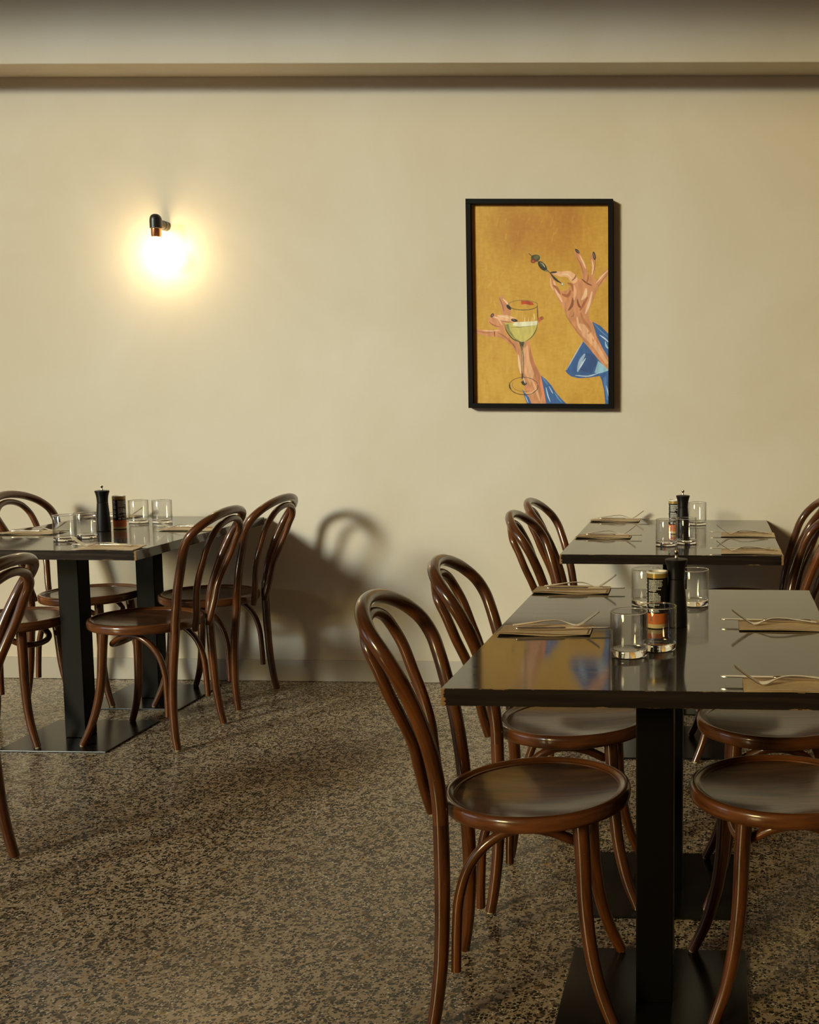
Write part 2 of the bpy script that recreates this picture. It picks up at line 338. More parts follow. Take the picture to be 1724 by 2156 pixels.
# ------------------------------------------------------------------ bentwood chair (faces local +x)
SEAT_Z = 0.468
def make_chair():
    t = empty('bentwood_chair', (0, 0, 0))
    R = 0.203
    rim = [(R-0.026, SEAT_Z-0.034), (R-0.010, SEAT_Z-0.036), (R-0.003, SEAT_Z-0.033), (R, SEAT_Z-0.026), (R+0.001, SEAT_Z-0.012),
           (R-0.001, SEAT_Z-0.004), (R-0.006, SEAT_Z-0.0005), (R-0.011, SEAT_Z), (R-0.015, SEAT_Z-0.0015), (R-0.018, SEAT_Z-0.006), (R-0.026, SEAT_Z-0.007), (R-0.026, SEAT_Z-0.034)]
    lathe('seat_rim', rim, 'stained_seat_rim', t, 64, (0, 0), 50, True)
    sp_ = [(0, SEAT_Z-0.0200)]+[((R-0.024)*k/14.0, SEAT_Z-0.020+0.011*(k/14.0)**2.4) for k in range(1, 15)]
    sp_ += [(R-0.024, SEAT_Z-0.020), (0, SEAT_Z-0.030)]
    lathe('seat', sp_[::-1], 'stained_seat_ply', t, 64, (0, 0), 50)
    half = [(-0.187, 0.130, 0.432, .0166), (-0.188, 0.129, 0.47, .0166), (-0.194, 0.129, 0.53, .0166), (-0.206, 0.138, 0.60, .0166), (-0.228, 0.153, 0.68, .0164), (-0.243, 0.166, 0.725, .0162), (-0.260, 0.178, 0.768, .0162),
            (-0.284, 0.178, 0.808, .0162), (-0.314, 0.156, 0.843, .0162), (-0.338, 0.110, 0.868, .0162), (-0.351, 0.056, 0.881, .0162)]
    P = [(x, -y, z, r) for x, y, z, r in half] + [(-0.355, 0, 0.885, .0162)] + half[::-1]
    tube('back_hoop', P, 'stained_bentwood', t, 7, 16)
    ih = [(-0.222, 0.050, 0.428, .0118), (-0.232, 0.058, 0.475, .0126), (-0.241, 0.070, 0.53, .0126), (-0.249, 0.081, 0.585, .0126), (-0.268, 0.097, 0.645, .0126), (-0.290, 0.107, 0.70, .0126), (-0.312, 0.111, 0.76, .0126), (-0.331, 0.106, 0.80, .0126), (-0.343, 0.078, 0.832, .0126), (-0.350, 0.040, 0.848, .0126)]
    P = [(x, -y, z, r) for x, y, z, r in ih] + [(-0.352, 0, 0.853, .0126)] + ih[::-1]
    tube('inner_hoop', P, 'stained_bentwood', t, 6, 14)
    for s in (-1, 1):
        tube('leg', [(-0.187, s*0.130, 0.432, .0166), (-0.185, s*0.139, 0.36, .0165), (-0.184, s*0.150, 0.28, .0161), (-0.188, s*0.163, 0.15, .0150), (-0.198, s*0.172, 0.06, .0142), (-0.208, s*0.177, 0.004, .0135)], 'stained_bentwood', t, 6, 14)
    for s in (-1, 1):
        tube('leg', [(0.102, s*0.113, 0.4345, .0178), (0.106, s*0.118, 0.36, .0172), (0.110, s*0.125, 0.25, .0162), (0.122, s*0.138, 0.15, .0150), (0.142, s*0.152, 0.07, .0138), (0.168, s*0.166, 0.004, .0125)], 'stained_bentwood', t, 6, 14)
    for s in (-1, 1):
        for (x, y) in ((-0.208, 0.177), (0.168, 0.166)):
            lathe('foot_glide', [(0, 0), (0.0095, 0), (0.0095, 0.006), (0, 0.006)], 'rubber_glide', t, 12, (x, s*y))
    hb = [(-0.160, 0.150, 0.120, .0105), (-0.157, 0.147, 0.20, .0108), (-0.150, 0.143, 0.28, .011), (-0.128, 0.140, 0.345, .011), (-0.090, 0.136, 0.390, .011), (-0.045, 0.130, 0.414, .011), (0.0, 0.122, 0.416, .011), (0.045, 0.110, 0.402, .011), (0.082, 0.090, 0.378, .011), (0.100, 0.052, 0.366, .011)]
    P = [(x, -y, z, r) for x, y, z, r in hb] + [(0.104, 0, 0.362, .011)] + hb[::-1]
    tube('leg_brace', P, 'stained_bentwood', t, 6, 12)
    return t
proto = make_chair()
GR = 'bentwood chairs around the three tables'
CHAIRS = [
 (-0.383, 2.420, 2, 0.8, "foreground bentwood chair left of the near right table, whole seat and hoop in view"),
 (-0.372, 2.975, 2, 0.8, "bentwood chair directly behind the foreground left chair, seat half under the near right tabletop"),
 (0.140, 2.458, 188.5, 0.8, "bentwood chair nearest the camera on the near right table's right side, back out of frame"),
 (0.146, 2.985, 181, 0.8, "second bentwood chair on the near right table's right side, seat showing below the tabletop"),
 (-0.392, 4.160, 0, 0.8, "front bentwood chair of the pair left of the far right table"),
 (-0.412, 4.670, 0, 0.8, "rear bentwood chair of the pair left of the far right table, beside the wall"),
 (0.083, 4.175, 184, 0.8, "bentwood chair right of the far table, its dark hoop cut by the photo edge"),
 (0.095, 4.840, 180, 0.8, "mostly hidden bentwood chair by the wall, seat rim sliver showing under the far right table"),
 (-2.194, 4.258, 177, 0.5, "bentwood chair on the left table's right side, nearer the camera, seat fully visible"),
 (-2.190, 4.800, 176, 0.5, "bentwood chair on the left table's right side, against the shadowed back wall"),
 (-2.700, 4.805, -3, 0.8, "bentwood chair on the left table's left side by the wall, hoop at photo edge"),
 (-2.690, 4.235, 0, 0.8, "bentwood chair on the left table's left side, front one, back out of frame"),
 (-2.200, 2.905, 182, 0.0, "bentwood chair cut by the left photo edge, only hoop tip and rear leg showing"),
]
for i, (x, y, a, tilt, lab) in enumerate(CHAIRS):
    o = proto if i == 0 else copy_tree(proto)
    o.location = (x, y, 0.0); o.rotation_euler = (0, 0, math.radians(a))
    if tilt:   # front feet stand on the table's thin base plate
        tt = math.radians(tilt)
        o.rotation_mode = 'XYZ'
        Mx = Matrix.Translation((x, y, 0.0034)) @ Matrix.Rotation(math.radians(a), 4, 'Z') @ Matrix.Rotation(-tt, 4, 'Y')
        o.matrix_world = Mx
    tag(o, lab, 'chair', GR)

# ------------------------------------------------------------------ tables
def make_table():
    t = empty('pedestal_table', (0, 0, 0))
    top = box('tabletop', (0, 0, TH-TT/2), (TW, TL, TT), 'dark_stained_tabletop', t, 0.0012)
    for s in (-1, 1):
        y = s*0.288
        box('base_plate', (0, y, 0.003), (0.410, 0.410, 0.006), 'black_base_steel', t, 0.0015)
        box('column', (0, y, 0.006+(TH-TT-0.012)/2), (0.080, 0.080, TH-TT-0.012), 'black_painted_steel', t, 0.003)
        box('top_bracket', (0, y, TH-TT-0.003), (0.30, 0.30, 0.006), 'black_painted_steel', t, 0.001)
    return t
tb = make_table(); TABLES = []
for i, (x, y, a, lab) in enumerate([
 (-0.1285, 2.687, -0.2, 'dark stained wooden table in the right foreground with worn pale front corner'),
 (-0.166, 4.540, 0.6, 'dark wooden table at the far right, its end against the back wall'),
 (-2.452, 4.527, 0.0, 'dark wooden table at the left, cut by the photo edge, end against the back wall')]):
    o = tb if i == 0 else copy_tree(tb)
    o.location = (x, y, 0); o.rotation_euler = (0, 0, math.radians(a)); TABLES.append(o)
    tag(o, lab, 'table', 'two column dining tables')

# ------------------------------------------------------------------ glasses
def make_glass():
    R, H = 0.0405, 0.096
    t = empty('water_glass', (0, 0, 0))
    lathe('wall', [(R-0.0004, 0.0152), (R, 0.0165), (R, H-0.0012), (R-0.0008, H), (R-0.0018, H-0.0004), (R-0.0022, H-0.002), (R-0.0024, 0.020), (R-0.0045, 0.0160)], 'thin_glass', t, 64, (0, 0), 60)
    lathe('base', [(0, 0.0), (R-0.004, 0.0), (R-0.0012, 0.0012), (R-0.0002, 0.004), (R-0.0002, 0.0140), (R-0.0012, 0.0152), (R-0.006, 0.0156), (R-0.014, 0.0142), (0, 0.0136)], 'clear_glass', t, 64, (0, 0), 40)
    lathe('rim', [(R-0.0011+0.0015*math.cos(q*math.pi/4), H+0.0015*math.sin(q*math.pi/4)) for q in range(9)], 'clear_glass', t, 64, (0, 0), 80)
    return t
g0 = make_glass()
GL = [(-0.188, 2.410, 'near', 'empty clear glass tumbler nearest the front edge of the near right table'),
      (-0.129, 2.476, 'near', "empty clear tumbler on the near right table, directly in front of the salt can"),
      (-0.062, 3.010, 'near', "empty clear tumbler on the near right table, behind and right of the pepper mill"),
      (-0.188, 3.010, 'near', "clear tumbler on the near right table, almost hidden behind the salt can"),
      (-0.190, 4.235, 'far', 'clear tumbler at the far right table, front left one, before the salt can'),
      (-0.118, 4.290, 'far', 'clear tumbler at the far right table, front right one, before the pepper mill'),
      (-0.088, 4.930, 'far', 'clear tumbler at the far right table, behind the pepper mill, nearest the wall'),
      (-2.470, 4.226, 'left', 'clear tumbler at the left table, leftmost one'),
      (-2.438, 4.312, 'left', 'clear tumbler at the left table, just left of the black pepper mill'),
      (-2.500, 4.838, 'left', 'clear tumbler at the left table, just right of the salt can, fork seen through it'),
      (-2.399, 4.842, 'left', 'clear tumbler at the left table, rightmost one')]
for i, (x, y, tname, lab) in enumerate(GL):
    o = g0 if i == 0 else copy_tree(g0)
    o.location = (x, y, TH+0.0003); o.rotation_euler = (0, 0, i*0.7)
    tag(o, lab, 'glass', 'water glasses on the tables')

# ------------------------------------------------------------------ pepper mill
def make_mill():
    t = empty('pepper_mill', (0, 0, 0))
    lathe('body', [(0, 0), (0.0255, 0), (0.027, 0.002), (0.0272, 0.020), (0.0262, 0.045), (0.0238, 0.075), (0.0218, 0.098), (0.0208, 0.112), (0.0206, 0.1155), (0, 0.1155)], 'black_mill_wood', t, 40)
    lathe('cap', [(0, 0.1165), (0.0203, 0.1165), (0.0206, 0.1175), (0.0207, 0.126), (0.0216, 0.138), (0.0240, 0.150), (0.0272, 0.160), (0.0276, 0.1625), (0.0268, 0.1640), (0.0180, 0.1655), (0, 0.167)], 'black_mill_wood', t, 40)
    k = lathe('knob', [(0, 0.166), (0.0042, 0.166), (0.0038, 0.170), (0.0026, 0.1735), (0.0028, 0.1755), (0.0052, 0.1785), (0.0062, 0.1815), (0.0054, 0.1845), (0.0030, 0.1862), (0, 0.1866)], 'knob_steel', t, 24)
    return t
m0 = make_mill()
for i, (x, y, lab) in enumerate([(-0.0985, 2.730, 'black wooden pepper mill with steel knob on the near right table'),
    (-0.137, 4.500, 'black pepper mill on the far right table by the wall'),
    (-2.487, 4.530, 'black pepper mill on the left table between glasses and salt can')]):
    o = m0 if i == 0 else copy_tree(m0); o.location = (x, y, TH); tag(o, lab, 'pepper mill', 'black pepper mills')

# ------------------------------------------------------------------ salt can with printed label
def curved_marks(name, marks, r, mt, parent):
    """marks: (angle0, angle1, z0, z1) patches of ink lying on the can, joined as one print."""
    V, Fc = [], []
    for a0, a1, z0, z1 in marks:
        n = max(1, int(abs(a1-a0)/0.12)); b0 = len(V)
        for k in range(n+1):
            a = a0+(a1-a0)*k/n
            V += [(r*math.cos(a), r*math.sin(a), z0), (r*math.cos(a), r*math.sin(a), z1)]
        for k in range(n): q = b0+2*k; Fc.append((q, q+2, q+3, q+1))
    o = mk(name, V, Fc, mt, parent, True); o['kind'] = 'stuff'; return o
def make_can(front):
    R, H = 0.0252, 0.138
    t = empty('salt_can', (0, 0, 0))
    lathe('body', [(0, 0.0005), (R-0.001, 0.0005), (R, 0.0015), (R, H-0.014), (0, H-0.014)], 'can_black', t, 48)
    lathe('bottom_band', [(R-0.0004, 0.002), (R+0.0002, 0.002), (R+0.0002, 0.0115), (R-0.0004, 0.0115)], 'can_cream', t, 48)
    lathe('orange_band', [(R-0.0004, 0.0115), (R+0.0002, 0.0115), (R+0.0002, 0.0375), (R-0.0004, 0.0375)], 'can_orange', t, 48)
    lathe('gold_band', [(R-0.0004, H-0.0150), (R+0.0006, H-0.0150), (R+0.0008, H-0.0040), (R-0.0004, H-0.0040)], 'can_gold', t, 48)
    lathe('lid', [(0, H-0.0055), (R-0.005, H-0.0055), (R-0.004, H-0.0005), (R-0.0015, H), (R+0.0006, H-0.001), (R+0.0010, H-0.0042), (R-0.004, H-0.0070), (0, H-0.0070)][::-1], 'can_plastic', t, 48)
    lathe('pour_hole', [(0, H-0.0052), (0.0045, H-0.0052), (0.0045, H-0.0056), (0, H-0.0056)][::-1], 'can_ink_dark', t, 14, (0.008, -0.004))
    rs = random.Random(5); marks = []
    # small white paragraphs, ragged right, above the orange band; local front is -y
    A0 = -math.pi/2-1.02
    z = H-0.0215; rows = [1.45, 1.32, 1.38, 1.42, 1.35, .98, 1.25, .80, None, .95, 1.10, 1.26, 1.24, 1.24, 1.22, .22, None, 1.1, .6]
    for rw in rows:
        if rw is None: z -= 0.0026; continue
        a = A0
        while a < A0+rw:
            wl = rs.uniform(0.05, 0.20); e = min(a+wl, A0+rw); marks.append((a, e, z, z+0.0019)); a = e+rs.uniform(0.025, 0.04)
        z -= 0.00355
    marks += [(A0+0.05, A0+0.20, 0.041, 0.049), (A0+0.26, A0+0.40, 0.041, 0.0495)] + [(A0+0.60, A0+0.60+q, 0.0415+0.0035*k, 0.043+0.0035*k) for k, q in enumerate((.5, .42, .12))]
    # large upright lettering round the side
    B0 = A0-0.75
    for k, (h, w_) in enumerate([(.0040, .42), (.0022, .36), (.0036, .42), (.0028, .40), (.0018, .34), (.0040, .40), (.0030, .42), (.0024, .38), (.0042, .42), (.0028, .36)]):
        zz = 0.050+0.0072*k; marks.append((B0, B0+w_, zz, zz+h)); marks.append((B0, B0+0.10, zz, zz+h+0.002))
    curved_marks('label_print', marks, R+0.0003, 'can_ink', t)
    om = [(A0+0.22, A0+0.34, 0.020, 0.031), (A0+0.16, A0+0.40, 0.0195, 0.0225), (A0+0.05, A0+0.5, 0.0145, 0.0155)] + [(A0+0.66, A0+1.0, 0.018+0.0035*k, 0.0190+0.0035*k) for k in range(5)]
    curved_marks('orange_print', om, R+0.0005, 'can_ink_dark', t)
    return t
c0 = make_can(0)
for i, (x, y, a, lab) in enumerate([(-0.1435, 2.712, 10, 'black salt can with white print and orange band on the near right table'),
    (-0.173, 4.600, 16, 'black salt can with gold rim on the far right table by the wall'),
    (-2.459, 4.604, 75, 'black salt can with orange band on the left table, right of the mill')]):
    o = c0 if i == 0 else copy_tree(c0); o.location = (x, y, TH); o.rotation_euler = (0, 0, math.radians(a)); tag(o, lab, 'can', 'salt cans on the tables')

# ------------------------------------------------------------------ place settings: napkin, knife, fork (diner's right-hand frame: +x towards table middle)
def make_napkin(seed):
    rs = random.Random(seed); ph = rs.uniform(0, 6)
    t = empty('paper_napkin', (0, 0, 0))
    def z0(u, v): return 0.0022+0.0016*math.sin(u*5.5+ph)*(1-v)+0.0022*max(0, u-0.6)*2*(1-v)+0.001*math.sin(v*4+u*3+ph)
    grid_sheet('lower_fold', 18, 8, lambda u, v: (-0.108+0.216*u, -0.056+0.112*v+0.002*math.sin(u*7+ph), z0(u, v)), 'kraft_paper', t, 0.0007)
    grid_sheet('upper_fold', 18, 8, lambda u, v: (-0.106+0.207*u, -0.053+0.108*v+0.003*math.sin(u*3+ph), z0(u, v)+0.0012+0.0035*(1-v)**2*(0.4+0.6*math.sin(u*3.1))**2+0.002*v*math.sin(u*3.14)), 'kraft_paper', t, 0.0006)
    return t
def make_knife():
    t = empty('table_knife', (0, 0, 0))
    tube('handle', [(-0.112, 0, 0.0045, .0028), (-0.108, 0, 0.0045, .0046), (-0.07, 0, 0.0045, .0044), (-0.02, 0, 0.0045, .0036), (0.0, 0, 0.0045, .0042), (0.006, 0, 0.0045, .0030)], 'cutlery_steel', t, 5, 10)
    V, Fc = [], []; n = 14
    for k in range(n+1):
        u = k/n; x = 0.004+0.106*u; w = 0.0085*(1-0.05*u) if u < .8 else 0.0081*math.sqrt(max(0.0, 1-((u-.8)/.2)**2))+0.0004
        top = 0.0045+0.0004
        V += [(x, -w*0.75, 0.0058), (x, w*0.6, 0.0058), (x, w*0.6, 0.0040), (x, -w*0.5, 0.0036)]
    for k in range(n):
        for j in range(4): a = 4*k+j; b_ = 4*k+(j+1) % 4; Fc.append((a, b_, b_+4, a+4))
    Fc += [(3, 2, 1, 0), (4*n, 4*n+1, 4*n+2, 4*n+3)]
    mk('blade', V, Fc, 'cutlery_steel', t, True, None, 30)
    return t
def make_fork():
    t = empty('table_fork', (0, 0, 0))
    prof = [(-0.100, 0.0052, .0095), (-0.085, 0.0070, .0100), (-0.055, 0.0110, .0075), (-0.020, 0.0155, .0045), (0.010, 0.0150, .0035), (0.030, 0.0085, .0045), (0.044, 0.0035, .0105), (0.052, 0.0026, .0120), (0.058, 0.0040, .0122)]
    S = catmull([(p[0], p[2], p[1]) for p in prof], 4)
    V, Fc = [], []
    for p in S:
        x, w, z = p
        V += [(x, -w, z+0.0012), (x, 0, z+0.0016), (x, w, z+0.0012), (x, w, z-0.0006), (x, -w, z-0.0006)]
    n = len(S)
    for k in range(n-1):
        for j in range(5): a = 5*k+j; b_ = 5*k+(j+1) % 5; Fc.append((a, b_, b_+5, a+5))
    Fc += [(4, 3, 2, 1, 0), tuple(5*(n-1)+j for j in range(5))]
    mk('handle', V, Fc, 'cutlery_steel', t, True, None, 45)
    for j in range(4):
        y = -0.0105+0.0070*j
        P = [(0.054, y, 0.0030), (0.064, y, 0.0075), (0.078, y*0.97, 0.0170), (0.092, y*0.95, 0.0270), (0.105, y*0.93, 0.0370)]
        V, Fc = [], []
        for k, (x, yy, z) in enumerate(P):
            w = (.0021, .0020, .0018, .0015, .0008)[k]
            V += [(x, yy-w, z+0.0009), (x, yy+w, z+0.0009), (x+0.0006, yy+w, z-0.0008), (x+0.0006, yy-w, z-0.0008)]
        for k in range(len(P)-1):
            for q in range(4): a = 4*k+q; b_ = 4*k+(q+1) % 4; Fc.append((a, b_, b_+4, a+4))
        Fc += [(3, 2, 1, 0), tuple(4*(len(P)-1)+q for q in range(4))]
        mk('tine', V, Fc, 'cutlery_steel', t, True, None, 40)
    return t
naps = [make_napkin(3), make_napkin(8)]; kn0 = make_knife(); fk0 = make_fork()
# (napkin centre x, y, angle, where, knife dy/da, fork da)
SET = [(-0.404, 2.652, 2, 'near right table\'s front left', -0.003, 4, 6),
       (-0.414, 3.212, 1, 'near right table\'s back left', 0.000, 2, 5),
       (0.160, 2.160, 180, 'near right table\'s front right', 0.000, -2, 6),
       (0.162, 2.732, 180, 'near right table\'s back right', 0.000, -3, 4),
       (-0.448, 4.462, 0, 'far right table\'s front left', 0.0, -2, 5),
       (-0.455, 5.052, 0, 'far right table\'s back left', 0.0, -2, 4),
       (0.123, 4.545, 180, 'far right table\'s back right', 0.0, -3, 3),
       (0.123, 4.048, 180, 'far right table\'s front right', 0.0, -2, 3),
       (-2.182, 4.012, 182, 'left table\'s front right corner', 0.0, -4, 3),
       (-2.725, 4.435, 4, 'left table\'s front left side', 0.0, 2, 4),
       (-2.168, 4.600, 182, 'left table\'s back right side', 0.0, -3, 3),
       (-2.720, 5.040, 2, 'left table\'s back left by the wall', -0.03, 0, 4)]
used = {'n0': 0, 'n1': 0, 'k': 0, 'f': 0}
for i, (x, y, a, wh, kdy, kda, fda) in enumerate(SET):
    q = i % 2; key = 'n%d' % q
    n_ = naps[q] if not used[key] else copy_tree(naps[q]); used[key] = 1
    k_ = kn0 if not used['k'] else copy_tree(kn0); used['k'] = 1
    f_ = fk0 if not used['f'] else copy_tree(fk0); used['f'] = 1
    ar = math.radians(a); ca, sa = math.cos(ar), math.sin(ar)
    def at(lx, ly): return (x+lx*ca-ly*sa, y+lx*sa+ly*ca)
    n_.location = (*at(0, 0), TH+0.0006); n_.rotation_euler = (0, 0, ar)
    p = at(0.043, -0.020+kdy); k_.location = (p[0], p[1], TH+0.0075); k_.rotation_euler = (0, 0, ar+math.radians(kda))
    p = at(0.020, 0.014); f_.location = (p[0], p[1], TH+0.0072); f_.rotation_euler = (0, 0, ar+math.radians(fda))
    tag(n_, 'folded brown paper napkin at the '+wh, 'napkin', 'brown paper napkins')
    tag(k_, 'steel table knife on the napkin at the '+wh, 'knife', 'table knives')
    tag(f_, 'steel fork, tines up, on the napkin at the '+wh, 'fork', 'table forks')

# ------------------------------------------------------------------ wall lamp
lt = empty('wall_lamp', (-2.466, YW, 2.062)); tag(lt, 'small black wall lamp with copper socket and lit globe bulb', 'lamp')
def ytube(name, P, mt, seg=24):
    return tube(name, P, mt, lt, 3, seg)
ytube('wall_mount', [(0, 0, 0, .0215), (0, -0.02, 0, .0215), (0, -0.034, 0, .0215)], 'lamp_black')
ytube('arm', [(0, -0.030, 0, .0205), (0, -0.055, 0, .0200), (0, -0.085, 0, .0195)], 'lamp_black')
LY = -0.092
lathe('cap', [(0.0, 0.041), (0.009, 0.0395), (0.017, 0.035), (0.0225, 0.027), (0.0252, 0.017), (0.0256, 0.006), (0.0256, -0.022), (0.0240, -0.023), (0.0, -0.018)], 'lamp_black', lt, 32, (0, LY), 50)
lathe('socket', [(0.0, -0.020), (0.0215, -0.020), (0.0215, -0.054), (0.0195, -0.060), (0, -0.060)], 'copper', lt, 32, (0, LY), 40)
BR = 0.055
lathe('bulb', [(0.0, -0.056), (0.017, -0.058), (0.019, -0.066)] + [(BR*math.sin(th), -0.064-BR*0.94+BR*math.cos(th)) for th in [0.42+k*(math.pi-0.42)/18 for k in range(19)]], 'lit_bulb_glass', lt, 32, (0, LY), 60)

# ------------------------------------------------------------------ framed painting
X0, X1, Z0, Z1 = -1.113, -0.466, 1.263, 2.176
FD, FB = 0.042, 0.0215
pf = empty('framed_painting', ((X0+X1)/2, YW, Z0)); tag(pf, 'black framed painting of two hands with wine glass and olives on mustard yellow', 'painting')
w_, h_ = X1-X0, Z1-Z0
for nm, c_, s_ in [('frame_bar', (0, -FD/2-0.004, h_-FB/2), (w_, FD, FB)), ('frame_bar', (0, -FD/2-0.004, FB/2), (w_, FD, FB)),
                   ('frame_bar', (-w_/2+FB/2, -FD/2-0.004, h_/2), (FB, FD, h_-2*FB)), ('frame_bar', (w_/2-FB/2, -FD/2-0.004, h_/2), (FB, FD, h_-2*FB))]:
    box(nm, c_, s_, 'frame_black', pf, 0.0008)
box('backing_board', (0, -0.012, h_/2), (w_-2*FB, 0.012, h_-2*FB), 'frame_black', pf)

def paint():
    # reference drawing coordinates: x 165..1448, y 147..2028
    SX, SY = 720, 1052; gx0, gx1, gy0, gy1 = 165.0, 1448.0, 147.0, 2028.0
    xs = gx0+(np.arange(SX)+0.5)/SX*(gx1-gx0); ys = gy0+(np.arange(SY)+0.5)/SY*(gy1-gy0)
    img = np.zeros((SY, SX, 3), np.float32)
    rng = np.random.default_rng(4)
    def smooth(nx, ny):
        g = rng.random((ny+2, nx+2)); u = np.linspace(0, nx, SX); v = np.linspace(0, ny, SY)
        iu = u.astype(int); iv = v.astype(int); fu = u-iu; fv = v-iv; fu = fu*fu*(3-2*fu); fv = fv*fv*(3-2*fv)
        a = g[iv][:, iu]; b = g[iv][:, iu+1]; c = g[iv+1][:, iu]; d = g[iv+1][:, iu+1]
        return (a*(1-fu)+b*fu)*(1-fv)[:, None]+(c*(1-fu)+d*fu)*fv[:, None]
    XX, YY = np.meshgrid(xs, ys)
    n1, n2, n3, n4 = smooth(4, 6), smooth(12, 9), smooth(60, 30), smooth(40, 130)
    tone = 0.30*n1+0.22*n2+0.16*n3+0.14*n4
    dark = np.clip(1.0-np.hypot((XX-820)/620, (YY-330)/560), 0, 1)
    t = np.clip(tone+0.12-0.55*dark+0.10*(YY-800)/1200, 0, 1)
    c0_, c1_, c2_ = np.array(lin((168, 112, 32))), np.array(lin((190, 142, 44))), np.array(lin((212, 168, 70)))
    T = t[..., None]
    img[:] = np.where(T < 0.5, c0_+(c1_-c0_)*(T*2), c1_+(c2_-c1_)*(T*2-1))
    def poly(P, col, var=0.10, alpha=1.0):
        P = np.array(P, float); xa, xb = P[:, 0].min(), P[:, 0].max(); ya, yb = P[:, 1].min(), P[:, 1].max()
        i0, i1 = np.searchsorted(xs, xa), np.searchsorted(xs, xb); j0, j1 = np.searchsorted(ys, ya), np.searchsorted(ys, yb)
        if i1 <= i0 or j1 <= j0: return
        X, Y = XX[j0:j1, i0:i1], YY[j0:j1, i0:i1]; ins = np.zeros(X.shape, bool); n = len(P)
        for k in range(n):
            x1, y1 = P[k]; x2, y2 = P[(k+1) % n]
            if y1 == y2: continue
            cnd = ((y1 > Y) != (y2 > Y)) & (X < (x2-x1)*(Y-y1)/(y2-y1)+x1); ins ^= cnd
        c = np.array(lin(col)); f = (1+var*(n3[j0:j1, i0:i1]*2-1)*1.6)[..., None]
        sub = img[j0:j1, i0:i1]; sub[ins] = (sub*(1-alpha)+c*f*alpha)[ins]
    def smoothpoly(P, col, var=0.10, alpha=1.0, n=5):
        q = catmull([(*p, 0) for p in list(P)+[P[0]]], n); poly([(a[0], a[1]) for a in q[:-1]], col, var, alpha)
    def stroke(P, wd, col, alpha=1.0, taper=True):
        q = catmull([(*p, 0) for p in P], 6); q = [(a[0], a[1]) for a in q]; L, Rr = [], []
        for k, (x, y) in enumerate(q):
            x2, y2 = q[min(k+1, len(q)-1)]; x1, y1 = q[max(k-1, 0)]; d = math.hypot(x2-x1, y2-y1) or 1
            ww = wd/2*(math.sin(math.pi*(0.12+0.76*k/(len(q)-1))) if taper else 1)
            L.append((x-(y2-y1)/d*ww, y+(x2-x1)/d*ww)); Rr.append((x+(y2-y1)/d*ww, y-(x2-x1)/d*ww))
        poly(L+Rr[::-1], col, 0.05, alpha)
    def ell(cx, cy, rx, ry, ang, col, var=0.05, a0=0, a1=360):
        a = math.radians(ang); poly([(cx+rx*math.cos(t_)*math.cos(a)-ry*math.sin(t_)*math.sin(a), cy+rx*math.cos(t_)*math.sin(a)+ry*math.sin(t_)*math.cos(a)) for t_ in [math.radians(k) for k in range(0, 360, 12)]], col, var)
    def ring(cx, cy, rx, ry, wd, col, a0=0, a1=360, alpha=1.0):
        n = max(6, int((a1-a0)/15)); stroke([(cx+rx*math.cos(math.radians(a0+(a1-a0)*k/n)), cy+ry*math.sin(math.radians(a0+(a1-a0)*k/n))) for k in range(n+1)], wd, col, alpha, False)
    # loose brush marks on the ground colour
    for _ in range(260):
        x, y = rng.uniform(170, 1440), rng.uniform(150, 2020); L_ = rng.uniform(40, 130); an = rng.uniform(-2.2, -0.9)
        stroke([(x, y), (x+L_*.5*math.cos(an)+rng.uniform(-8, 8), y+L_*.5*math.sin(an)), (x+L_*math.cos(an), y+L_*math.sin(an))], rng.uniform(6, 20), [(206, 160, 58), (178, 124, 34), (214, 172, 84), (188, 136, 40)][rng.integers(4)], 0.22)
    SK, SL, SD, SX2, BR_ = (198, 134, 88), (222, 170, 124), (160, 94, 54), (236, 196, 154), (112, 56, 30)
    B, BD, BL, BW = (48, 88, 140), (34, 60, 104), (92, 134, 176), (190, 206, 222)
    # blue sleeves
    poly([(1205, 1430), (1035, 1712), (1052, 1735), (1090, 1765), (1160, 1782), (1260, 1776), (1360, 1760), (1450, 1715), (1450, 1690), (1300, 1540)], B)
    poly([(1230, 1540), (1170, 1700), (1280, 1740), (1330, 1640), (1330, 1560)], BD, .1, .6)
    poly([(1310, 1730), (1345, 1615), (1450, 1700), (1450, 1712), (1360, 1735)], (138, 178, 196))
    poly([(1350, 1740), (1378, 1800), (1400, 1900), (1412, 2030), (1450, 2030), (1450, 1705)], B)
    poly([(1390, 1780), (1420, 1760), (1440, 1990), (1425, 1990)], BL, .1, .5)
    poly([(1285, 1240), (1370, 1285), (1450, 1365), (1450, 1610), (1380, 1490), (1325, 1370)], B)
    stroke([(1220, 1550), (1180, 1620), (1150, 1720)], 34, (150, 172, 196)); stroke([(1228, 1590), (1190, 1650), (1162, 1700)], 14, BW)
    stroke([(1200, 1435), (1110, 1590), (1045, 1705)], 8, BW, .8); stroke([(1130, 1755), (1250, 1762), (1360, 1728)], 10, BW)
    stroke([(1360, 1370), (1410, 1405), (1446, 1440)], 14, BW, .9); stroke([(1412, 1430), (1425, 1480), (1446, 1500)], 16, (150, 186, 200)); stroke([(1310, 1265), (1380, 1340), (1440, 1390)], 10, BL)
    stroke([(1420, 1850), (1436, 1910), (1444, 1960)], 10, BW, .8)
    # right forearm + hand
    poly([(1030, 1150), (1075, 1240), (1130, 1330), (1210, 1430), (1300, 1545), (1370, 1630), (1450, 1712), (1450, 1600), (1385, 1490), (1330, 1375), (1292, 1245), (1255, 1205), (1245, 1150), (1150, 1100)], SK)
    poly([(1150, 1250), (1240, 1280), (1320, 1420), (1400, 1560), (1446, 1640), (1420, 1650), (1300, 1480), (1200, 1380)], SL, .1, .85)
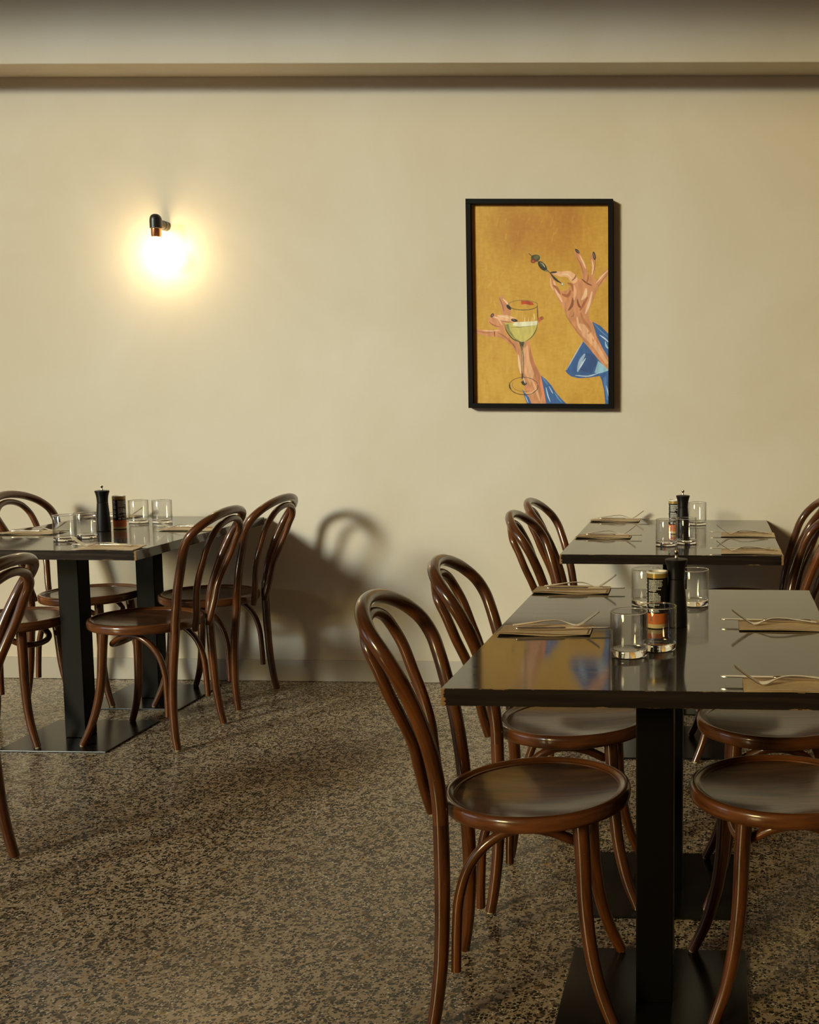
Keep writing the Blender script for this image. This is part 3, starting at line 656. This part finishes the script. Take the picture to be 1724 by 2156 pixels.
    poly([(1000, 960), (1060, 945), (1100, 885), (1150, 835), (1205, 850), (1270, 865), (1305, 875), (1350, 925), (1320, 990), (1290, 1070), (1262, 1150), (1255, 1215), (1130, 1290), (1075, 1235), (1030, 1150), (985, 1060), (940, 985), (905, 920), (893, 850), (888, 800), (905, 785), (930, 840), (958, 900), (985, 950)], SK)
    smoothpoly([(1190, 850), (1193, 770), (1165, 690), (1132, 620), (1128, 575), (1150, 570), (1172, 600), (1205, 655), (1242, 725), (1255, 800), (1272, 865)], SK)
    smoothpoly([(1262, 860), (1280, 780), (1284, 700), (1275, 640), (1300, 595), (1326, 620), (1324, 700), (1312, 790), (1308, 880)], SK)
    poly([(1275, 905), (1340, 840), (1400, 775), (1450, 735), (1450, 795), (1405, 860), (1352, 930), (1320, 985)], SK)
    smoothpoly([(898, 782), (940, 772), (1010, 772), (1080, 768), (1130, 800), (1155, 850), (1120, 885), (1085, 860), (1060, 826), (1000, 820), (945, 806)], SL)
    # light and dark strokes of the hand
    stroke([(930, 860), (960, 960), (1010, 1060)], 26, SX2, .7); stroke([(900, 830), (905, 900), (930, 950)], 16, SL); stroke([(925, 900), (960, 930), (990, 985)], 26, SD)
    stroke([(1005, 985), (1060, 1000), (1090, 950)], 30, SD); stroke([(1110, 1020), (1100, 1090), (1065, 1140)], 26, BR_, .85); stroke([(1150, 1030), (1165, 1090), (1190, 1120)], 22, BR_, .85)
    stroke([(1250, 1010), (1210, 1080), (1175, 1140)], 24, SD); stroke([(1235, 930), (1225, 990), (1190, 1040)], 34, SX2, .75); stroke([(1120, 900), (1130, 960), (1120, 1040)], 26, SL)
    stroke([(1060, 880), (1100, 900), (1110, 960)], 24, SD); stroke([(1290, 960), (1260, 1080), (1225, 1170)], 24, SX2, .8); stroke([(1150, 1200), (1160, 1280), (1190, 1330)], 22, SX2, .6)
    stroke([(1180, 1160), (1215, 1240), (1270, 1330), (1250, 1360)], 30, SD, .6); stroke([(1190, 840), (1240, 880), (1290, 905)], 14, BR_); stroke([(1255, 800), (1250, 850), (1235, 885)], 16, SD)
    stroke([(1150, 640), (1190, 720), (1205, 790)], 14, SD, .8); stroke([(1175, 620), (1210, 690), (1232, 745)], 12, SX2); stroke([(1288, 660), (1300, 730), (1292, 800)], 12, SX2); stroke([(1320, 640), (1318, 720), (1300, 800)], 7, BR_, .8)
    stroke([(1440, 760), (1380, 820), (1330, 880)], 14, SX2, .8); stroke([(1440, 790), (1390, 850), (1345, 915)], 9, SD); stroke([(1000, 800), (1060, 800), (1100, 840)], 12, SX2, .9); stroke([(1100, 860), (1130, 830), (1140, 805)], 16, BR_, .8)
    stroke([(1290, 1400), (1300, 1430), (1312, 1400)], 10, SD, .6); stroke([(1040, 1180), (1120, 1300), (1230, 1440)], 14, SD, .55); stroke([(1090, 1200), (1110, 1190), (1120, 1150)], 8, BR_, .7)
    # olives and pick
    stroke([(698, 604), (740, 640), (890, 780), (1020, 905)], 7, (52, 46, 24), 1, False); stroke([(900, 790), (950, 850), (1000, 880)], 18, (40, 34, 20)); ell(1012, 892, 14, 18, -30, (150, 140, 100)); ell(1012, 890, 7, 9, -30, (225, 215, 180))
    ell(762, 650, 44, 33, -25, (56, 62, 30)); ell(770, 640, 26, 16, -25, (86, 92, 50)); ell(742, 672, 27, 22, -20, (104, 44, 22)); ell(738, 676, 12, 9, 0, (190, 70, 40)); stroke([(716, 650), (735, 625), (775, 618)], 8, (28, 28, 14))
    ell(826, 722, 56, 29, 48, (34, 38, 18)); stroke([(806, 690), (830, 705), (850, 735)], 9, (190, 190, 150)); ell(820, 710, 20, 9, 50, (70, 76, 40)); ell(862, 768, 12, 8, 40, (120, 120, 80))
    # nails of the right hand
    ell(1153, 582, 28, 13, 48, (30, 18, 18)); stroke([(1140, 572), (1156, 584), (1168, 598)], 6, (140, 110, 100)); ell(1311, 625, 14, 40, -10, (30, 18, 18)); stroke([(1306, 600), (1310, 625), (1314, 650)], 6, (170, 140, 130)); ell(930, 780, 34, 9, -6, (34, 20, 18))
    # left arm
    poly([(540, 1430), (575, 1540), (590, 1640), (612, 1760), (640, 1860), (690, 2030), (852, 2030), (830, 1900), (800, 1745), (745, 1640), (715, 1540), (698, 1440), (690, 1400), (600, 1420)], SK)
    smoothpoly([(168, 1312), (230, 1322), (300, 1326), (380, 1322), (440, 1312), (475, 1360), (540, 1428), (610, 1450), (592, 1560), (545, 1500), (470, 1425), (400, 1392), (330, 1390), (250, 1372), (168, 1352)], SK)
    poly([(700, 1480), (735, 1620), (790, 1745), (822, 1890), (800, 1990), (770, 1860), (730, 1720), (690, 1600)], SD, .1, .6); poly([(640, 1500), (680, 1470), (700, 1620), (740, 1740), (700, 1850), (650, 1740)], SL, .1, .7)
    stroke([(590, 1560), (600, 1660), (612, 1740)], 18, (235, 205, 170), .8); stroke([(800, 1760), (812, 1880), (838, 2010)], 22, (216, 130, 84)); stroke([(720, 1800), (750, 1880), (790, 2000)], 20, SX2, .5)
    smoothpoly([(412, 1012), (440, 1002), (470, 1035), (505, 1080), (520, 1110), (520, 1180), (500, 1205), (455, 1190), (435, 1120), (415, 1060)], SK)
    smoothpoly([(306, 1250), (325, 1205), (360, 1172), (395, 1182), (470, 1230), (480, 1310), (460, 1335), (400, 1305), (345, 1282)], SK)
    stroke([(415, 1020), (440, 1075), (460, 1150)], 10, BR_, .8); stroke([(450, 1030), (480, 1060), (500, 1085)], 16, SX2, .9); stroke([(320, 1250), (350, 1275), (420, 1300)], 9, BR_, .8); stroke([(350, 1200), (400, 1215), (440, 1280)], 16, SX2, .7)
    stroke([(200, 1335), (290, 1352), (350, 1345)], 14, SD, .7); stroke([(372, 1325), (368, 1360), (372, 1395)], 9, BR_); stroke([(400, 1350), (480, 1400), (560, 1490)], 18, SD, .7); stroke([(250, 1330), (330, 1335), (420, 1330)], 9, SX2, .8); stroke([(500, 1420), (550, 1470), (575, 1540)], 12, BR_, .5)
    poly([(780, 1212), (806, 1200), (825, 1198), (830, 1215), (812, 1235), (782, 1262)], (190, 100, 60)); ring(818, 1211, 12, 12, 5, (60, 34, 26))
    # sleeve of the left arm
    poly([(802, 1757), (850, 1795), (900, 1850), (940, 1915), (985, 1970), (1045, 2030), (852, 2030), (832, 1910)], B); stroke([(850, 1870), (868, 1950), (890, 2010)], 10, BW); stroke([(878, 1860), (905, 1910), (915, 1930)], 9, BW, .9); stroke([(930, 1920), (970, 1980), (1000, 2015)], 14, BL); stroke([(815, 1775), (850, 1820), (870, 1850)], 16, BL, .6)
    poly([(622, 1885), (650, 1925), (685, 1965), (712, 2028), (668, 2028), (642, 1950)], B); stroke([(655, 1955), (668, 1990), (680, 2020)], 7, BW)
    # wine glass
    smoothpoly([(462, 1262), (480, 1322), (520, 1385), (565, 1425), (622, 1440), (680, 1425), (735, 1375), (765, 1315), (780, 1240), (700, 1248), (560, 1255)], (196, 182, 96))
    poly([(470, 1272), (500, 1350), (570, 1425), (620, 1440), (560, 1400), (515, 1330), (500, 1270)], (96, 96, 44), .1, .75)
    poly([(560, 1252), (778, 1240), (772, 1275), (700, 1290), (600, 1292), (540, 1280)], (222, 216, 180)); stroke([(520, 1300), (620, 1298), (740, 1282)], 5, (70, 66, 40), .8)
    for x_ in (655, 690, 725): stroke([(x_, 1205), (x_-4, 1260), (x_-6, 1292)], 6, (236, 226, 180), .7)
    OUT = (44, 42, 26)
    ring(640, 1090, 138, 46, 6, OUT, 5, 175); ring(640, 1088, 138, 44, 5, (96, 92, 54), 185, 355); stroke([(772, 1090), (776, 1160), (778, 1240)], 9, OUT); stroke([(778, 1240), (762, 1320), (720, 1390), (660, 1435)], 8, OUT)
    stroke([(462, 1262), (486, 1340), (545, 1412), (610, 1440)], 10, OUT); stroke([(742, 1170), (745, 1210), (740, 1240)], 7, (232, 218, 160)); stroke([(505, 1080), (508, 1110), (520, 1130)], 6, OUT)
    poly([(622, 1048), (680, 1048), (730, 1062), (742, 1090), (700, 1088), (668, 1080), (624, 1084)], (176, 62, 26), .2)
    poly([(598, 1438), (650, 1438), (634, 1500), (632, 1700), (640, 1790), (618, 1790), (622, 1700), (616, 1500)], (70, 64, 44)); stroke([(626, 1480), (628, 1600), (630, 1740)], 8, (200, 180, 130), .9); stroke([(634, 1480), (637, 1620), (636, 1760)], 4, OUT)
    ring(640, 1862, 134, 80, 7, OUT, -10, 190); ring(638, 1858, 136, 82, 5, OUT, 195, 345); ring(640, 1850, 110, 62, 4, (70, 62, 40), 60, 200, .8); stroke([(505, 1830), (506, 1870), (520, 1895)], 14, OUT)
    poly([(612, 1822), (640, 1800), (672, 1835), (650, 1856), (625, 1845)], OUT); stroke([(636, 1780), (645, 1810), (655, 1835)], 12, (210, 190, 160)); stroke([(660, 1930), (710, 1925), (750, 1890)], 8, (226, 206, 160), .8)
    # fingers lying over the glass
    smoothpoly([(398, 1185), (450, 1182), (530, 1198), (585, 1228), (575, 1250), (520, 1254), (450, 1244), (402, 1225)], SL); stroke([(420, 1235), (480, 1247), (540, 1250)], 8, BR_, .8); stroke([(410, 1200), (460, 1200), (510, 1215)], 12, SX2)
    ell(556, 1233, 32, 15, 10, (32, 18, 18)); ell(552, 1230, 14, 5, 10, (110, 84, 80)); ell(505, 1110, 15, 30, -42, (32, 18, 18)); ell(348, 1188, 14, 22, 35, (32, 18, 18)); ell(349, 1188, 6, 12, 35, (150, 100, 84))
    # downsample 2x
    im = img.reshape(SY//2, 2, SX//2, 2, 3).mean((1, 3)); return im
def make_canvas():
    im = paint(); ny, nx = im.shape[:2]
    cw, ch = w_-2*FB, h_-2*FB
    X = np.linspace(-cw/2, cw/2, nx); Z = np.linspace(h_-FB, FB, ny)
    co = np.zeros((ny, nx, 3), np.float32); co[..., 0] = X[None]; co[..., 1] = -0.0215; co[..., 2] = Z[:, None]
    idx = np.arange(nx*ny).reshape(ny, nx)
    q = np.stack([idx[:-1, :-1], idx[1:, :-1], idx[1:, 1:], idx[:-1, 1:]], -1).reshape(-1, 4)
    me = bpy.data.meshes.new('canvas'); me.vertices.add(nx*ny); me.vertices.foreach_set('co', co.ravel())
    me.loops.add(q.size); me.loops.foreach_set('vertex_index', q.ravel().astype(np.int32))
    me.polygons.add(len(q)); me.polygons.foreach_set('loop_start', np.arange(0, q.size, 4, dtype=np.int32))
    me.update(calc_edges=True); me.validate()
    ca = me.color_attributes.new('paint', 'FLOAT_COLOR', 'POINT')
    rgba = np.ones((ny*nx, 4), np.float32); rgba[:, :3] = np.clip(im.reshape(-1, 3)*CANVAS_GAIN, 0, 0.95); ca.data.foreach_set('color', rgba.ravel())
    return link_mesh('canvas', me, 'painted_canvas', pf)
CANVAS_GAIN = np.array([1.25, 1.25, 1.35], np.float32)
make_canvas()
